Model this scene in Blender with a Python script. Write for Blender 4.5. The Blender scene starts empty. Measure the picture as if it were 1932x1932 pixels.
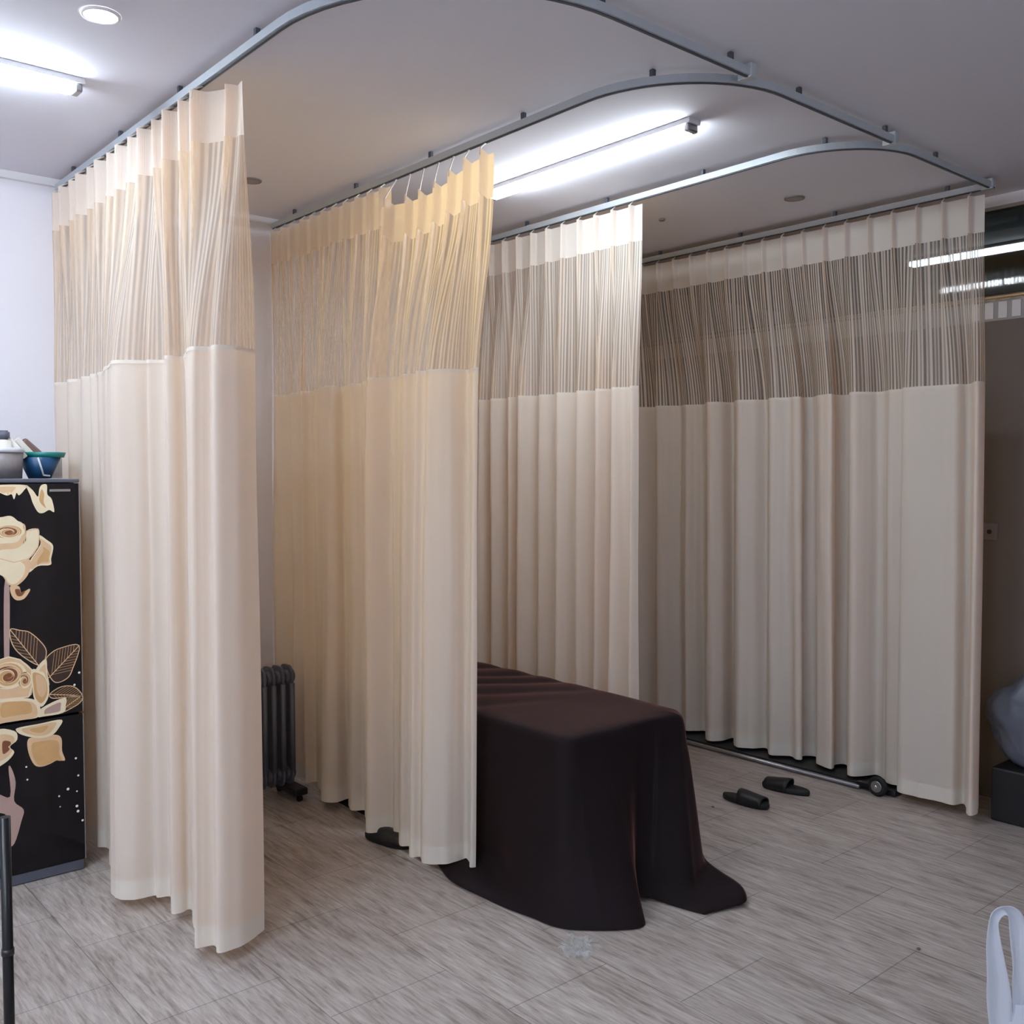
import bpy, bmesh, math, random
from math import sin, cos, pi, radians, exp, sqrt
from mathutils import Vector, Matrix, noise

S = bpy.context.scene
COL = S.collection

# ------------------------------------------------------------------ camera
cam_data = bpy.data.cameras.new('camera')
cam_data.sensor_width = 36.0
cam_data.lens = 1859.4 / 1932.0 * 36.0
cam_data.clip_start = 0.05
cam = bpy.data.objects.new('camera', cam_data)
COL.objects.link(cam)
_yaw, _pitch, _roll = radians(49.333), radians(-2.177), radians(-0.091)
_f = Vector((cos(_yaw) * cos(_pitch), sin(_yaw) * cos(_pitch), sin(_pitch)))
_r = Vector((sin(_yaw), -cos(_yaw), 0))
_u = _r.cross(_f)
_r, _u = _r * cos(_roll) + _u * sin(_roll), -_r * sin(_roll) + _u * cos(_roll)
_m = Matrix((( _r.x, _u.x, -_f.x), (_r.y, _u.y, -_f.y), (_r.z, _u.z, -_f.z)))
cam.matrix_world = Matrix.Translation((0, 0, 1.7)) @ _m.to_4x4()
S.camera = cam

# ------------------------------------------------------------------ world, exposure
w = bpy.data.worlds.new('world')
S.world = w
w.use_nodes = True
w.node_tree.nodes['Background'].inputs[0].default_value = (0.85, 0.92, 1.0, 1)
w.node_tree.nodes['Background'].inputs[1].default_value = 0.25
S.view_settings.view_transform = 'Standard'
S.view_settings.look = 'None'
S.view_settings.gamma = 1.0
S.view_settings.use_curve_mapping = False
S.view_settings.exposure = 0.84
TUBE_BAY = 36.0        # radiance of the tube in the bay
TUBE_LEFT = 46.0
TUBE_FILL = 22.0       # added unseen fill tube behind the camera
TUBE_KEY = 115.0       # added unseen pair on the far left, serving as key light
DOWNLIGHT = 20.0
TUBE_REFLECTION = 4.0  # added tube behind the glazing, stands in for a reflection in it
COOL = (0.86, 0.94, 1.0)
S.cycles.max_bounces = 14
S.cycles.diffuse_bounces = 6
S.cycles.glossy_bounces = 4
S.cycles.transmission_bounces = 8
S.cycles.transparent_max_bounces = 32
S.cycles.caustics_reflective = False
S.cycles.caustics_refractive = False
S.cycles.sample_clamp_indirect = 6.0

# ------------------------------------------------------------------ materials
def srgb(r, g, b):
    def c(v):
        v /= 255.0
        return v / 12.92 if v <= 0.04045 else ((v + 0.055) / 1.055) ** 2.4
    return (c(r), c(g), c(b), 1)

def new_mat(name):
    m = bpy.data.materials.new(name)
    m.use_nodes = True
    nt = m.node_tree
    for n in list(nt.nodes):
        nt.nodes.remove(n)
    out = nt.nodes.new('ShaderNodeOutputMaterial')
    return m, nt, out

def N(nt, typ, **kw):
    n = nt.nodes.new('ShaderNode' + typ)
    for k, v in kw.items():
        setattr(n, k, v)
    return n

def simple(name, col, rough=0.5, metal=0.0, spec=0.5, noise_amt=0.0, noise_scale=20.0, bump=0.0, trans=0.0, emit=None, estr=0.0):
    m, nt, out = new_mat(name)
    b = N(nt, 'BsdfPrincipled')
    b.inputs['Base Color'].default_value = col
    b.inputs['Roughness'].default_value = rough
    b.inputs['Metallic'].default_value = metal
    b.inputs['Specular IOR Level'].default_value = spec
    b.inputs['Transmission Weight'].default_value = trans
    if emit:
        b.inputs['Emission Color'].default_value = (*emit, 1)
        b.inputs['Emission Strength'].default_value = estr
    nt.links.new(b.outputs[0], out.inputs[0])
    if noise_amt or bump:
        tc = N(nt, 'TexCoord')
        nz = N(nt, 'TexNoise')
        nz.inputs['Scale'].default_value = noise_scale
        nz.inputs['Detail'].default_value = 5
        nt.links.new(tc.outputs['Object'], nz.inputs['Vector'])
        if noise_amt:
            mp = N(nt, 'MapRange')
            mp.inputs[3].default_value = 1 - noise_amt
            mp.inputs[4].default_value = 1 + noise_amt
            nt.links.new(nz.outputs['Fac'], mp.inputs[0])
            mx = N(nt, 'Vector' + 'Math', operation='SCALE')
            mx.inputs[0].default_value = col[:3]
            nt.links.new(mp.outputs[0], mx.inputs['Scale'])
            nt.links.new(mx.outputs[0], b.inputs['Base Color'])
        if bump:
            bp = N(nt, 'Bump')
            bp.inputs['Strength'].default_value = bump
            bp.inputs['Distance'].default_value = 0.01
            nt.links.new(nz.outputs['Fac'], bp.inputs['Height'])
            nt.links.new(bp.outputs[0], b.inputs['Normal'])
    return m

def fabric(name, col, tcol, t=0.4, weave=900.0):
    """woven cloth that lets some light through"""
    m, nt, out = new_mat(name)
    d = N(nt, 'BsdfDiffuse'); d.inputs[0].default_value = col
    tr = N(nt, 'BsdfTranslucent'); tr.inputs[0].default_value = tcol
    mix = N(nt, 'MixShader'); mix.inputs[0].default_value = t
    nt.links.new(d.outputs[0], mix.inputs[1]); nt.links.new(tr.outputs[0], mix.inputs[2])
    uv = N(nt, 'UVMap')
    wv = N(nt, 'TexWave', wave_type='BANDS', bands_direction='X')
    wv.inputs['Scale'].default_value = 60
    wv.inputs['Distortion'].default_value = 2.0
    nt.links.new(uv.outputs[0], wv.inputs['Vector'])
    bp = N(nt, 'Bump'); bp.inputs['Strength'].default_value = 0.08; bp.inputs['Distance'].default_value = 0.004
    nt.links.new(wv.outputs['Fac'], bp.inputs['Height'])
    nt.links.new(bp.outputs[0], d.inputs['Normal'])
    nt.links.new(mix.outputs[0], out.inputs[0])
    return m

def mesh_fabric(name, col, tcol, lo=0.25, hi=0.95):
    """open net: vertical ribs of thread with gaps between, UV in metres along the cloth"""
    m, nt, out = new_mat(name)
    d = N(nt, 'BsdfDiffuse'); d.inputs[0].default_value = col
    tr = N(nt, 'BsdfTranslucent'); tr.inputs[0].default_value = tcol
    mix = N(nt, 'MixShader'); mix.inputs[0].default_value = 0.4
    nt.links.new(d.outputs[0], mix.inputs[1]); nt.links.new(tr.outputs[0], mix.inputs[2])
    tp = N(nt, 'BsdfTransparent')
    uv = N(nt, 'UVMap')
    sx = N(nt, 'SeparateXYZ'); nt.links.new(uv.outputs[0], sx.inputs[0])
    a = N(nt, 'Math', operation='MULTIPLY'); a.inputs[1].default_value = 2 * pi / 0.021
    nt.links.new(sx.outputs[0], a.inputs[0])
    s = N(nt, 'Math', operation='SINE'); nt.links.new(a.outputs[0], s.inputs[0])
    nz = N(nt, 'TexNoise', noise_dimensions='1D'); nz.inputs['Scale'].default_value = 38; nz.inputs['Detail'].default_value = 1
    nt.links.new(sx.outputs[0], nz.inputs['W'])
    nm = N(nt, 'MapRange'); nm.inputs[1].default_value = 0.3; nm.inputs[2].default_value = 0.7
    nm.inputs[3].default_value = -0.8; nm.inputs[4].default_value = 0.8
    nt.links.new(nz.outputs['Fac'], nm.inputs[0])
    ad = N(nt, 'Math', operation='ADD'); nt.links.new(s.outputs[0], ad.inputs[0]); nt.links.new(nm.outputs[0], ad.inputs[1])
    al = N(nt, 'MapRange'); al.inputs[1].default_value = -0.7; al.inputs[2].default_value = 0.9
    al.inputs[3].default_value = lo; al.inputs[4].default_value = hi
    nt.links.new(ad.outputs[0], al.inputs[0])
    mx = N(nt, 'MixShader')
    nt.links.new(al.outputs[0], mx.inputs[0]); nt.links.new(tp.outputs[0], mx.inputs[1]); nt.links.new(mix.outputs[0], mx.inputs[2])
    nt.links.new(mx.outputs[0], out.inputs[0])
    return m

def emitter(name, col, strength):
    m, nt, out = new_mat(name)
    e = N(nt, 'Emission'); e.inputs[0].default_value = (*col, 1); e.inputs[1].default_value = strength
    nt.links.new(e.outputs[0], out.inputs[0])
    return m

def floor_material():
    m, nt, out = new_mat('vinyl_tile')
    b = N(nt, 'BsdfPrincipled')
    tc = N(nt, 'TexCoord')
    # tiles 0.62 m along Y, 0.45 m along X, joints staggered
    mp = N(nt, 'Mapping'); mp.inputs['Rotation'].default_value = (0, 0, radians(90))
    mp.inputs['Location'].default_value = (0.36, 0.26, 0)
    nt.links.new(tc.outputs['Object'], mp.inputs[0])
    br = N(nt, 'TexBrick'); br.offset = 0.5
    br.inputs['Scale'].default_value = 1.0
    br.inputs['Mortar Size'].default_value = 0.0022
    br.inputs['Mortar Smooth'].default_value = 0.3
    br.inputs['Brick Width'].default_value = 0.66
    br.inputs['Row Height'].default_value = 0.45
    br.inputs['Color1'].default_value = (0.92, 0.92, 0.92, 1)
    br.inputs['Color2'].default_value = (1.06, 1.06, 1.06, 1)
    br.inputs['Mortar'].default_value = (0.5, 0.5, 0.5, 1)
    nt.links.new(mp.outputs[0], br.inputs['Vector'])
    def streak(sx, sy, detail, lo, hi):
        mm = N(nt, 'Mapping'); mm.inputs['Scale'].default_value = (sx, sy, 1)
        mm.inputs['Rotation'].default_value = (0, 0, radians(4))
        nt.links.new(tc.outputs['Object'], mm.inputs[0])
        nn = N(nt, 'TexNoise'); nn.inputs['Scale'].default_value = 1.0; nn.inputs['Detail'].default_value = detail
        nn.inputs['Roughness'].default_value = 0.65; nn.inputs['Distortion'].default_value = 0.6
        nt.links.new(mm.outputs[0], nn.inputs['Vector'])
        r = N(nt, 'MapRange'); r.inputs[1].default_value = lo; r.inputs[2].default_value = hi
        nt.links.new(nn.outputs['Fac'], r.inputs[0])
        return r
    s1 = streak(75, 7, 7, 0.32, 0.68)
    s2 = streak(18, 2.2, 5, 0.33, 0.68)
    mixf = N(nt, 'Math', operation='MULTIPLY_ADD')
    mixf.inputs[1].default_value = 0.6
    h2 = N(nt, 'Math', operation='MULTIPLY'); h2.inputs[1].default_value = 0.4
    nt.links.new(s2.outputs[0], h2.inputs[0])
    nt.links.new(s1.outputs[0], mixf.inputs[0]); nt.links.new(h2.outputs[0], mixf.inputs[2])
    cr = N(nt, 'ValToRGB')
    cr.color_ramp.elements[0].position = 0.12; cr.color_ramp.elements[0].color = srgb(134, 122, 115)
    cr.color_ramp.elements[1].position = 0.86; cr.color_ramp.elements[1].color = srgb(202, 194, 189)
    e = cr.color_ramp.elements.new(0.45); e.color = srgb(172, 162, 156)
    nt.links.new(mixf.outputs[0], cr.inputs[0])
    mul = N(nt, 'Mix', data_type='RGBA', blend_type='MULTIPLY'); mul.inputs[0].default_value = 1
    nt.links.new(cr.outputs[0], mul.inputs[6]); nt.links.new(br.outputs[0], mul.inputs[7])
    nt.links.new(mul.outputs[2], b.inputs['Base Color'])
    b.inputs['Roughness'].default_value = 0.38
    b.inputs['Specular IOR Level'].default_value = 0.35
    bp = N(nt, 'Bump'); bp.inputs['Strength'].default_value = 0.12; bp.inputs['Distance'].default_value = 0.002
    nt.links.new(mixf.outputs[0], bp.inputs['Height']); nt.links.new(bp.outputs[0], b.inputs['Normal'])
    nt.links.new(b.outputs[0], out.inputs[0])
    return m

M = {}
M['floor'] = floor_material()
M['ceiling'] = simple('ceiling_paint', srgb(224, 224, 234), 0.8, noise_amt=0.02, noise_scale=3)
M['wall'] = simple('wall_paint', srgb(230, 228, 236), 0.75, noise_amt=0.02, noise_scale=4)
M['wall_dark'] = simple('taupe_wall_paint', srgb(108, 99, 93), 0.55, noise_amt=0.05, noise_scale=3)
M['trim'] = simple('trim_paint', srgb(225, 224, 228), 0.5)
CREAM = srgb(241, 234, 225); CREAM_T = srgb(250, 206, 134)
M['cloth'] = fabric('cream_curtain_cloth', CREAM, CREAM_T, 0.32)
M['hem'] = fabric('cream_hem_cloth', srgb(238, 232, 222), CREAM_T, 0.16)
M['header'] = fabric('cream_header_cloth', srgb(242, 237, 231), CREAM_T, 0.36)
M['net'] = mesh_fabric('cream_curtain_net', srgb(240, 232, 222), CREAM_T)
M['net_dense'] = mesh_fabric('cream_curtain_net_dense', srgb(240, 232, 222), CREAM_T, 0.46, 0.95)
M['alu'] = simple('painted_aluminium', srgb(190, 198, 204), 0.35, metal=0.25)
M['alu_dark'] = simple('grey_plastic_clip', srgb(70, 76, 84), 0.5)
M['glider'] = simple('white_plastic_hook', srgb(225, 222, 215), 0.4)
M['sheet'] = simple('dark_brown_cloth', srgb(27, 20, 23), 0.7, spec=0.15, noise_amt=0.12, noise_scale=6)
for _n in M['sheet'].node_tree.nodes:
    if _n.type == 'BSDF_PRINCIPLED':
        _n.inputs['Sheen Weight'].default_value = 1.0
        _n.inputs['Sheen Roughness'].default_value = 0.27
        _n.inputs['Sheen Tint'].default_value = srgb(172, 118, 110)
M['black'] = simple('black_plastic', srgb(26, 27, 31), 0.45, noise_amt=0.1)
M['black_metal'] = simple('black_metal', srgb(20, 20, 24), 0.35, metal=0.3)
M['rubber'] = simple('black_rubber', srgb(24, 24, 26), 0.7)
M['steel'] = simple('brushed_steel', srgb(165, 165, 168), 0.3, metal=0.9, noise_amt=0.05)
M['chrome'] = simple('chrome', srgb(220, 224, 228), 0.12, metal=1.0)
M['heater'] = simple('dark_grey_enamel', srgb(92, 96, 110), 0.35, spec=0.5)
M['glass_black'] = simple('black_glass_panel', srgb(18, 15, 20), 0.12, spec=0.3)
M['fridge_side'] = simple('black_fridge_steel', srgb(30, 28, 32), 0.4)
M['kick'] = simple('grey_plinth', srgb(84, 88, 100), 0.5)
M['teal'] = simple('teal_plastic', srgb(22, 128, 122), 0.35, noise_amt=0.08)
M['navy'] = simple('dark_blue_plastic', srgb(26, 74, 116), 0.4, noise_amt=0.1)
M['white_plastic'] = simple('white_plastic', srgb(226, 230, 236), 0.4)
M['paper'] = simple('white_paper', srgb(228, 224, 218), 0.8)
M['brown'] = simple('brown_packet', srgb(122, 96, 92), 0.5, noise_amt=0.1)
M['cap'] = simple('grey_cap', srgb(96, 98, 112), 0.5)
M['wire'] = simple('grey_mesh', srgb(138, 132, 134), 0.5, metal=0.3, noise_amt=0.15, noise_scale=60)
M['tube_bay'] = emitter('bay_tube_glow', COOL, TUBE_BAY)
M['tube_left'] = emitter('left_tube_glow', (0.80, 0.91, 1.0), TUBE_LEFT)
M['tube_fill'] = emitter('fill_tube_glow', COOL, TUBE_FILL)
M['tube_key'] = emitter('key_tube_glow', (0.82, 0.92, 1.0), TUBE_KEY)
M['tube_reflection'] = emitter('reflection_tube_glow', (0.88, 0.96, 1.0), TUBE_REFLECTION)
M['downlight'] = emitter('downlight_glow', (1.0, 0.98, 0.95), DOWNLIGHT)
M['lamp_off'] = simple('unlit_lamp_glass', srgb(150, 140, 138), 0.4)
M['ring_grey'] = simple('grey_lamp_ring', srgb(120, 112, 112), 0.4)
M['pane'] = simple('dark_window_glass', srgb(205, 215, 220), 0.03, spec=0.5, trans=1.0)
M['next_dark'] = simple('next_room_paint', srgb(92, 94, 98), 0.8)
M['frost'] = simple('frosted_strip', srgb(150, 150, 150), 0.3)
def plastic_film(name, col, alpha):
    m, nt, out = new_mat(name)
    b = N(nt, 'BsdfPrincipled'); b.inputs['Base Color'].default_value = col
    b.inputs['Roughness'].default_value = 0.28
    t = N(nt, 'BsdfTranslucent'); t.inputs[0].default_value = col
    tp = N(nt, 'BsdfTransparent')
    m1 = N(nt, 'MixShader'); m1.inputs[0].default_value = 0.3
    nt.links.new(b.outputs[0], m1.inputs[1]); nt.links.new(t.outputs[0], m1.inputs[2])
    m2 = N(nt, 'MixShader'); m2.inputs[0].default_value = alpha
    nt.links.new(tp.outputs[0], m2.inputs[1]); nt.links.new(m1.outputs[0], m2.inputs[2])
    tc = N(nt, 'TexCoord'); nz = N(nt, 'TexNoise'); nz.inputs['Scale'].default_value = 14; nz.inputs['Detail'].default_value = 4
    nt.links.new(tc.outputs['Object'], nz.inputs['Vector'])
    bp = N(nt, 'Bump'); bp.inputs['Strength'].default_value = 0.35; bp.inputs['Distance'].default_value = 0.01
    nt.links.new(nz.outputs['Fac'], bp.inputs['Height']); nt.links.new(bp.outputs[0], b.inputs['Normal'])
    nt.links.new(m2.outputs[0], out.inputs[0])
    return m
M['bag_film'] = plastic_film('white_bag_film', srgb(238, 243, 252), 0.95)
M['grey_film'] = plastic_film('grey_bag_film', srgb(124, 131, 146), 0.98)
M['clear_film'] = plastic_film('clear_wrapper_film', srgb(225, 230, 232), 0.3)
M['clear_box'] = plastic_film('clear_box_plastic', srgb(200, 200, 200), 0.5)

# ------------------------------------------------------------------ object helpers
def setp(o, label=None, cat=None, group=None, kind=None):
    if label: o['label'] = label
    if cat: o['category'] = cat
    if group: o['group'] = group
    if kind: o['kind'] = kind
    return o

def thing(name, loc, label, cat, group=None):
    o = bpy.data.objects.new(name, None)
    o.empty_display_size = 0.1
    COL.objects.link(o)
    o.location = loc
    return setp(o, label, cat, group)

def obj(name, bm, mat, parent=None, smooth=False, world=True):
    """link a bmesh as one mesh object; vertices are in world space, re-based on the parent"""
    me = bpy.data.meshes.new(name)
    if parent is not None and world:
        L = Vector((0, 0, 0)); p = parent
        while p is not None:
            L += p.location; p = p.parent
        bmesh.ops.translate(bm, verts=bm.verts, vec=-L)
    if smooth:
        for f in bm.faces: f.smooth = True
    bm.to_mesh(me); bm.free()
    mats = mat if isinstance(mat, (list, tuple)) else [mat]
    for m in mats: me.materials.append(m)
    o = bpy.data.objects.new(name, me)
    COL.objects.link(o)
    if parent is not None: o.parent = parent
    return o

def B(): return bmesh.new()

def box(bm, x0, x1, y0, y1, z0, z1, bev=0.0, mi=0):
    t = bmesh.new()
    bmesh.ops.create_cube(t, size=1.0)
    bmesh.ops.scale(t, verts=t.verts, vec=(abs(x1 - x0), abs(y1 - y0), abs(z1 - z0)))
    bmesh.ops.translate(t, verts=t.verts, vec=((x0 + x1) / 2, (y0 + y1) / 2, (z0 + z1) / 2))
    if bev:
        bmesh.ops.bevel(t, geom=list(t.edges), offset=bev, segments=2, affect='EDGES', profile=0.5)
    add(bm, t, mi)

def add(bm, t, mi=0, mat=None):
    if mat is not None: bmesh.ops.transform(t, matrix=mat, verts=t.verts)
    vs = [bm.verts.new(v.co) for v in t.verts]
    t.verts.index_update()
    for f in t.faces:
        try:
            nf = bm.faces.new([vs[v.index] for v in f.verts])
            nf.material_index = mi; nf.smooth = f.smooth
        except ValueError: pass
    t.free()

def cyl(bm, c, r, h, axis='Z', seg=24, r2=None, mi=0, bev=0.0):
    t = bmesh.new()
    bmesh.ops.create_cone(t, cap_ends=True, segments=seg, radius1=r, radius2=r if r2 is None else r2, depth=h)
    if bev:
        ed = [e for e in t.edges if len(e.link_faces) == 2 and any(len(f.verts) > 4 for f in e.link_faces)]
        bmesh.ops.bevel(t, geom=ed, offset=bev, segments=2, affect='EDGES')
    for f in t.faces:
        if len(f.verts) == 4: f.smooth = True
    R = Matrix.Identity(4)
    if axis == 'X': R = Matrix.Rotation(pi / 2, 4, 'Y')
    if axis == 'Y': R = Matrix.Rotation(pi / 2, 4, 'X')
    add(bm, t, mi, Matrix.Translation(c) @ R)

def tube(bm, pts, r, seg=10, mi=0, closed=False):
    pts = [Vector(p) for p in pts]; n = len(pts)
    rings = []
    up = Vector((0, 0, 1))
    for i, p in enumerate(pts):
        a = pts[i - 1] if (i > 0 or closed) else pts[i]
        b = pts[(i + 1) % n] if (i < n - 1 or closed) else pts[i]
        d = (b - a).normalized()
        s = d.cross(up)
        if s.length < 1e-3: s = d.cross(Vector((1, 0, 0)))
        s.normalize(); q = s.cross(d)
        rr = r[i] if isinstance(r, (list, tuple)) else r
        rings.append([bm.verts.new(p + (s * cos(2 * pi * k / seg) + q * sin(2 * pi * k / seg)) * rr) for k in range(seg)])
    m = n if closed else n - 1
    for i in range(m):
        A, Bq = rings[i], rings[(i + 1) % n]
        for k in range(seg):
            f = bm.faces.new((A[k], A[(k + 1) % seg], Bq[(k + 1) % seg], Bq[k])); f.smooth = True; f.material_index = mi
    if not closed:
        for R in (rings[0][::-1], rings[-1]):
            f = bm.faces.new(R); f.material_index = mi

def sweep_rect(bm, path, w, z0, z1):
    """rectangular bar following a plan polyline"""
    n = len(path); secs = []
    for i, p in enumerate(path):
        a = Vector(path[max(i - 1, 0)]); b = Vector(path[min(i + 1, n - 1)])
        d = (b - a).normalized(); s = Vector((-d.y, d.x))
        p = Vector(p)
        q = [(p + s * w / 2, z0), (p - s * w / 2, z0), (p - s * w / 2, z1), (p + s * w / 2, z1)]
        secs.append([bm.verts.new((c.x, c.y, z)) for c, z in q])
    for A, C in zip(secs, secs[1:]):
        for k in range(4):
            bm.faces.new((A[k], A[(k + 1) % 4], C[(k + 1) % 4], C[k]))
    bm.faces.new(secs[0][::-1]); bm.faces.new(secs[-1])

def catmull(P, per=8):
    out = []
    n = len(P)
    for i in range(n - 1):
        p0 = P[max(i - 1, 0)]; p1 = P[i]; p2 = P[i + 1]; p3 = P[min(i + 2, n - 1)]
        for k in range(per):
            t = k / per
            out.append(tuple(0.5 * ((2 * b) + (c - a) * t + (2 * a - 5 * b + 4 * c - d) * t * t + (3 * b - a - 3 * c + d) * t ** 3)
                             for a, b, c, d in zip(p0, p1, p2, p3)))
    out.append(tuple(P[-1]))
    return out

def sm(x):
    x = max(0.0, min(1.0, x)); return x * x * (3 - 2 * x)

# ------------------------------------------------------------------ the room
RX = [1.4711, 2.6044, 3.723, 4.8563]      # the four tracks into the bays
ZR = 3.083
CEIL = 3.125
YB = 5.10                                  # back wall
XW = 5.236                                 # right wall
XL, YF = -2.6, -2.6

def struct(name, bm, m, parent=None):
    o = obj(name, bm, m, parent)
    if parent is None: o['kind'] = 'structure'
    return o

b = B(); box(b, XL, 7.6, YF, YB + 0.1, -0.06, 0.0); struct('floor', b, M['floor'])
b = B(); box(b, XL, XW + 0.1, YF, YB + 0.1, CEIL, CEIL + 0.08); struct('ceiling', b, M['ceiling'])
b = B(); box(b, XL, 7.6, YB, YB + 0.1, 0, CEIL + 0.08); struct('wall_back', b, M['wall'])
b = B(); box(b, XL - 0.1, XL, YF, YB + 0.1, 0, CEIL + 0.08); struct('wall_left', b, M['wall'])
b = B(); box(b, XL - 0.1, 7.6, YF - 0.1, YF, 0, CEIL + 0.08); struct('wall_front', b, M['wall'])
# right wall: matt taupe below, glazed strip above a steel rail
ZG0, ZG1 = 2.62, 3.07
b = B(); box(b, XW, XW + 0.1, YF, YB, 0, 2.49)
struct('wall_right', b, M['wall_dark'])
b = B(); box(b, XW, XW + 0.1, YF, YB, 2.49, ZG0 - 0.03); struct('trim_1', b, M['frost'])
b = B(); box(b, XW - 0.025, XW + 0.1, YF, YB, ZG1, CEIL); struct('trim_2', b, M['trim'])
b = B()
for k in range(0, 6):
    y0 = YF + (YB - YF) * k / 6
    box(b, XW + 0.045, XW + 0.055, y0, YF + (YB - YF) * (k + 1) / 6, ZG0, ZG1)
win = struct('window_1', b, M['pane'])
b = B(); tube(b, [(XW - 0.012, YF, ZG0 - 0.012), (XW - 0.012, YB, ZG0 - 0.012)], 0.016); box(b, XW, XW + 0.1, YF, YB, ZG0 - 0.03, ZG0)
obj('window_rail', b, M['chrome'], win)
# row of small white blocks under the rail
b = B()
for k in range(8):
    y = 1.86 + k * 0.068
    box(b, XW - 0.006, XW, y, y + 0.044, 2.50, 2.585, 0.002)
struct('trim_3', b, M['trim'])
b = B(); box(b, XL, XW, YB - 0.03, YB, CEIL - 0.035, CEIL); struct('trim_4', b, M['trim'])
# unlit room added behind the glazing, around the tube that mimics a reflection
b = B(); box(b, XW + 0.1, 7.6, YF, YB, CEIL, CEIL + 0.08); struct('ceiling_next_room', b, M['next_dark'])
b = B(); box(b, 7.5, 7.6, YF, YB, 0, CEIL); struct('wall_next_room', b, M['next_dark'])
b = B(); box(b, XL, XW - 0.0, YB - 0.015, YB, 0, 0.08); struct('baseboard_back', b, M['trim'])

# ------------------------------------------------------------------ ceiling lights
def batten(name, a, c, mat, label, group=None, wid=0.058):
    """surface tube fitting from a to c (both on the ceiling)"""
    ax, ay = a; cx, cy = c
    alongx = abs(cx - ax) > abs(cy - ay)
    t = thing(name, ((ax + cx) / 2, (ay + cy) / 2, CEIL), label, 'ceiling light', group)
    def bx(bm, s0, s1, hw, z0, z1, bev=0.0):
        if alongx: box(bm, min(s0, s1), max(s0, s1), ay - hw, ay + hw, z0, z1, bev)
        else: box(bm, ax - hw, ax + hw, min(s0, s1), max(s0, s1), z0, z1, bev)
    lo, hi = (min(ax, cx), max(ax, cx)) if alongx else (min(ay, cy), max(ay, cy))
    q = B(); bx(q, lo, hi, wid * 0.62, CEIL - 0.02, CEIL - 0.0005, 0.002); obj('housing', q, M['trim'], t)
    q = B(); bx(q, lo + 0.035, hi - 0.035, wid * 0.5, CEIL - 0.052, CEIL - 0.0205, 0.008); obj('diffuser', q, mat, t)
    for s0, s1 in ((lo + 0.008, lo + 0.033), (hi - 0.033, hi - 0.008)):
        q = B(); bx(q, s0, s1, wid * 0.54, CEIL - 0.050, CEIL - 0.0205, 0.006); obj('end_cap', q, M['steel'], t)
    return t
batten('tube_light', (-0.03, 3.764), (1.185, 3.764), M['tube_left'], 'lit white tube light on the ceiling at upper left, before the first curtain', 'tube lights')
batten('tube_light', (3.17, 2.56), (3.17, 3.87), M['tube_bay'], 'lit long tube light on the ceiling above the black-covered bed', 'tube lights')
batten('tube_light', (-1.9, 0.4), (-0.7, 0.4), M['tube_key'], 'added unseen key tube on the open ceiling left of the camera', 'tube lights')
batten('tube_light', (2.2, -0.75), (3.4, -0.75), M['tube_fill'], 'added unseen fill tube on the open ceiling behind the camera at right', 'tube lights')
batten('tube_light', (-1.9, 2.1), (-0.7, 2.1), M['tube_key'], 'added unseen key tube on the open ceiling far left of the fridge', 'tube lights')
t = batten('tube_light', (6.33, 1.9), (6.33, 3.32), M['tube_reflection'], 'added tube light standing in for a reflection in the glazed strip', 'tube lights')

def downlight(x, y, r, lit, label, cat='downlight'):
    t = thing('downlight', (x, y, CEIL), label, cat, 'round downlights')
    q = B()
    n = 32
    prof = [(r * 1.18, -0.0005), (r * 1.16, -0.006), (r * 1.0, -0.008), (r * 0.97, -0.003)]
    rings = [[q.verts.new((x + p * cos(2 * pi * k / n), y + p * sin(2 * pi * k / n), CEIL + z)) for k in range(n)] for p, z in prof]
    for A, C in zip(rings, rings[1:]):
        for k in range(n): q.faces.new((A[k], A[(k + 1) % n], C[(k + 1) % n], C[k])).smooth = True
    obj('ring', q, M['trim'] if lit else M['ring_grey'], t)
    q = B(); cyl(q, (x, y, CEIL - 0.0035), r * 0.97, 0.005, seg=n); obj('lens', q, M['downlight'] if lit else M['lamp_off'], t)
downlight(1.06, 3.184, 0.050, True, 'lit round white downlight on the ceiling at the upper left corner')
downlight(2.19, 4.48, 0.042, False, 'unlit round downlight beside the right edge of the first curtain')
downlight(4.46, 2.95, 0.045, False, 'unlit round downlight above the rightmost curtain')
q = B(); cyl(q, (4.26, 3.67, CEIL - 0.006), 0.018, 0.012, seg=20, bev=0.003)
setp(obj('ceiling_sensor', q, M['ring_grey']), 'tiny grey round sensor on the ceiling by the third curtain', 'sensor')

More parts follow.
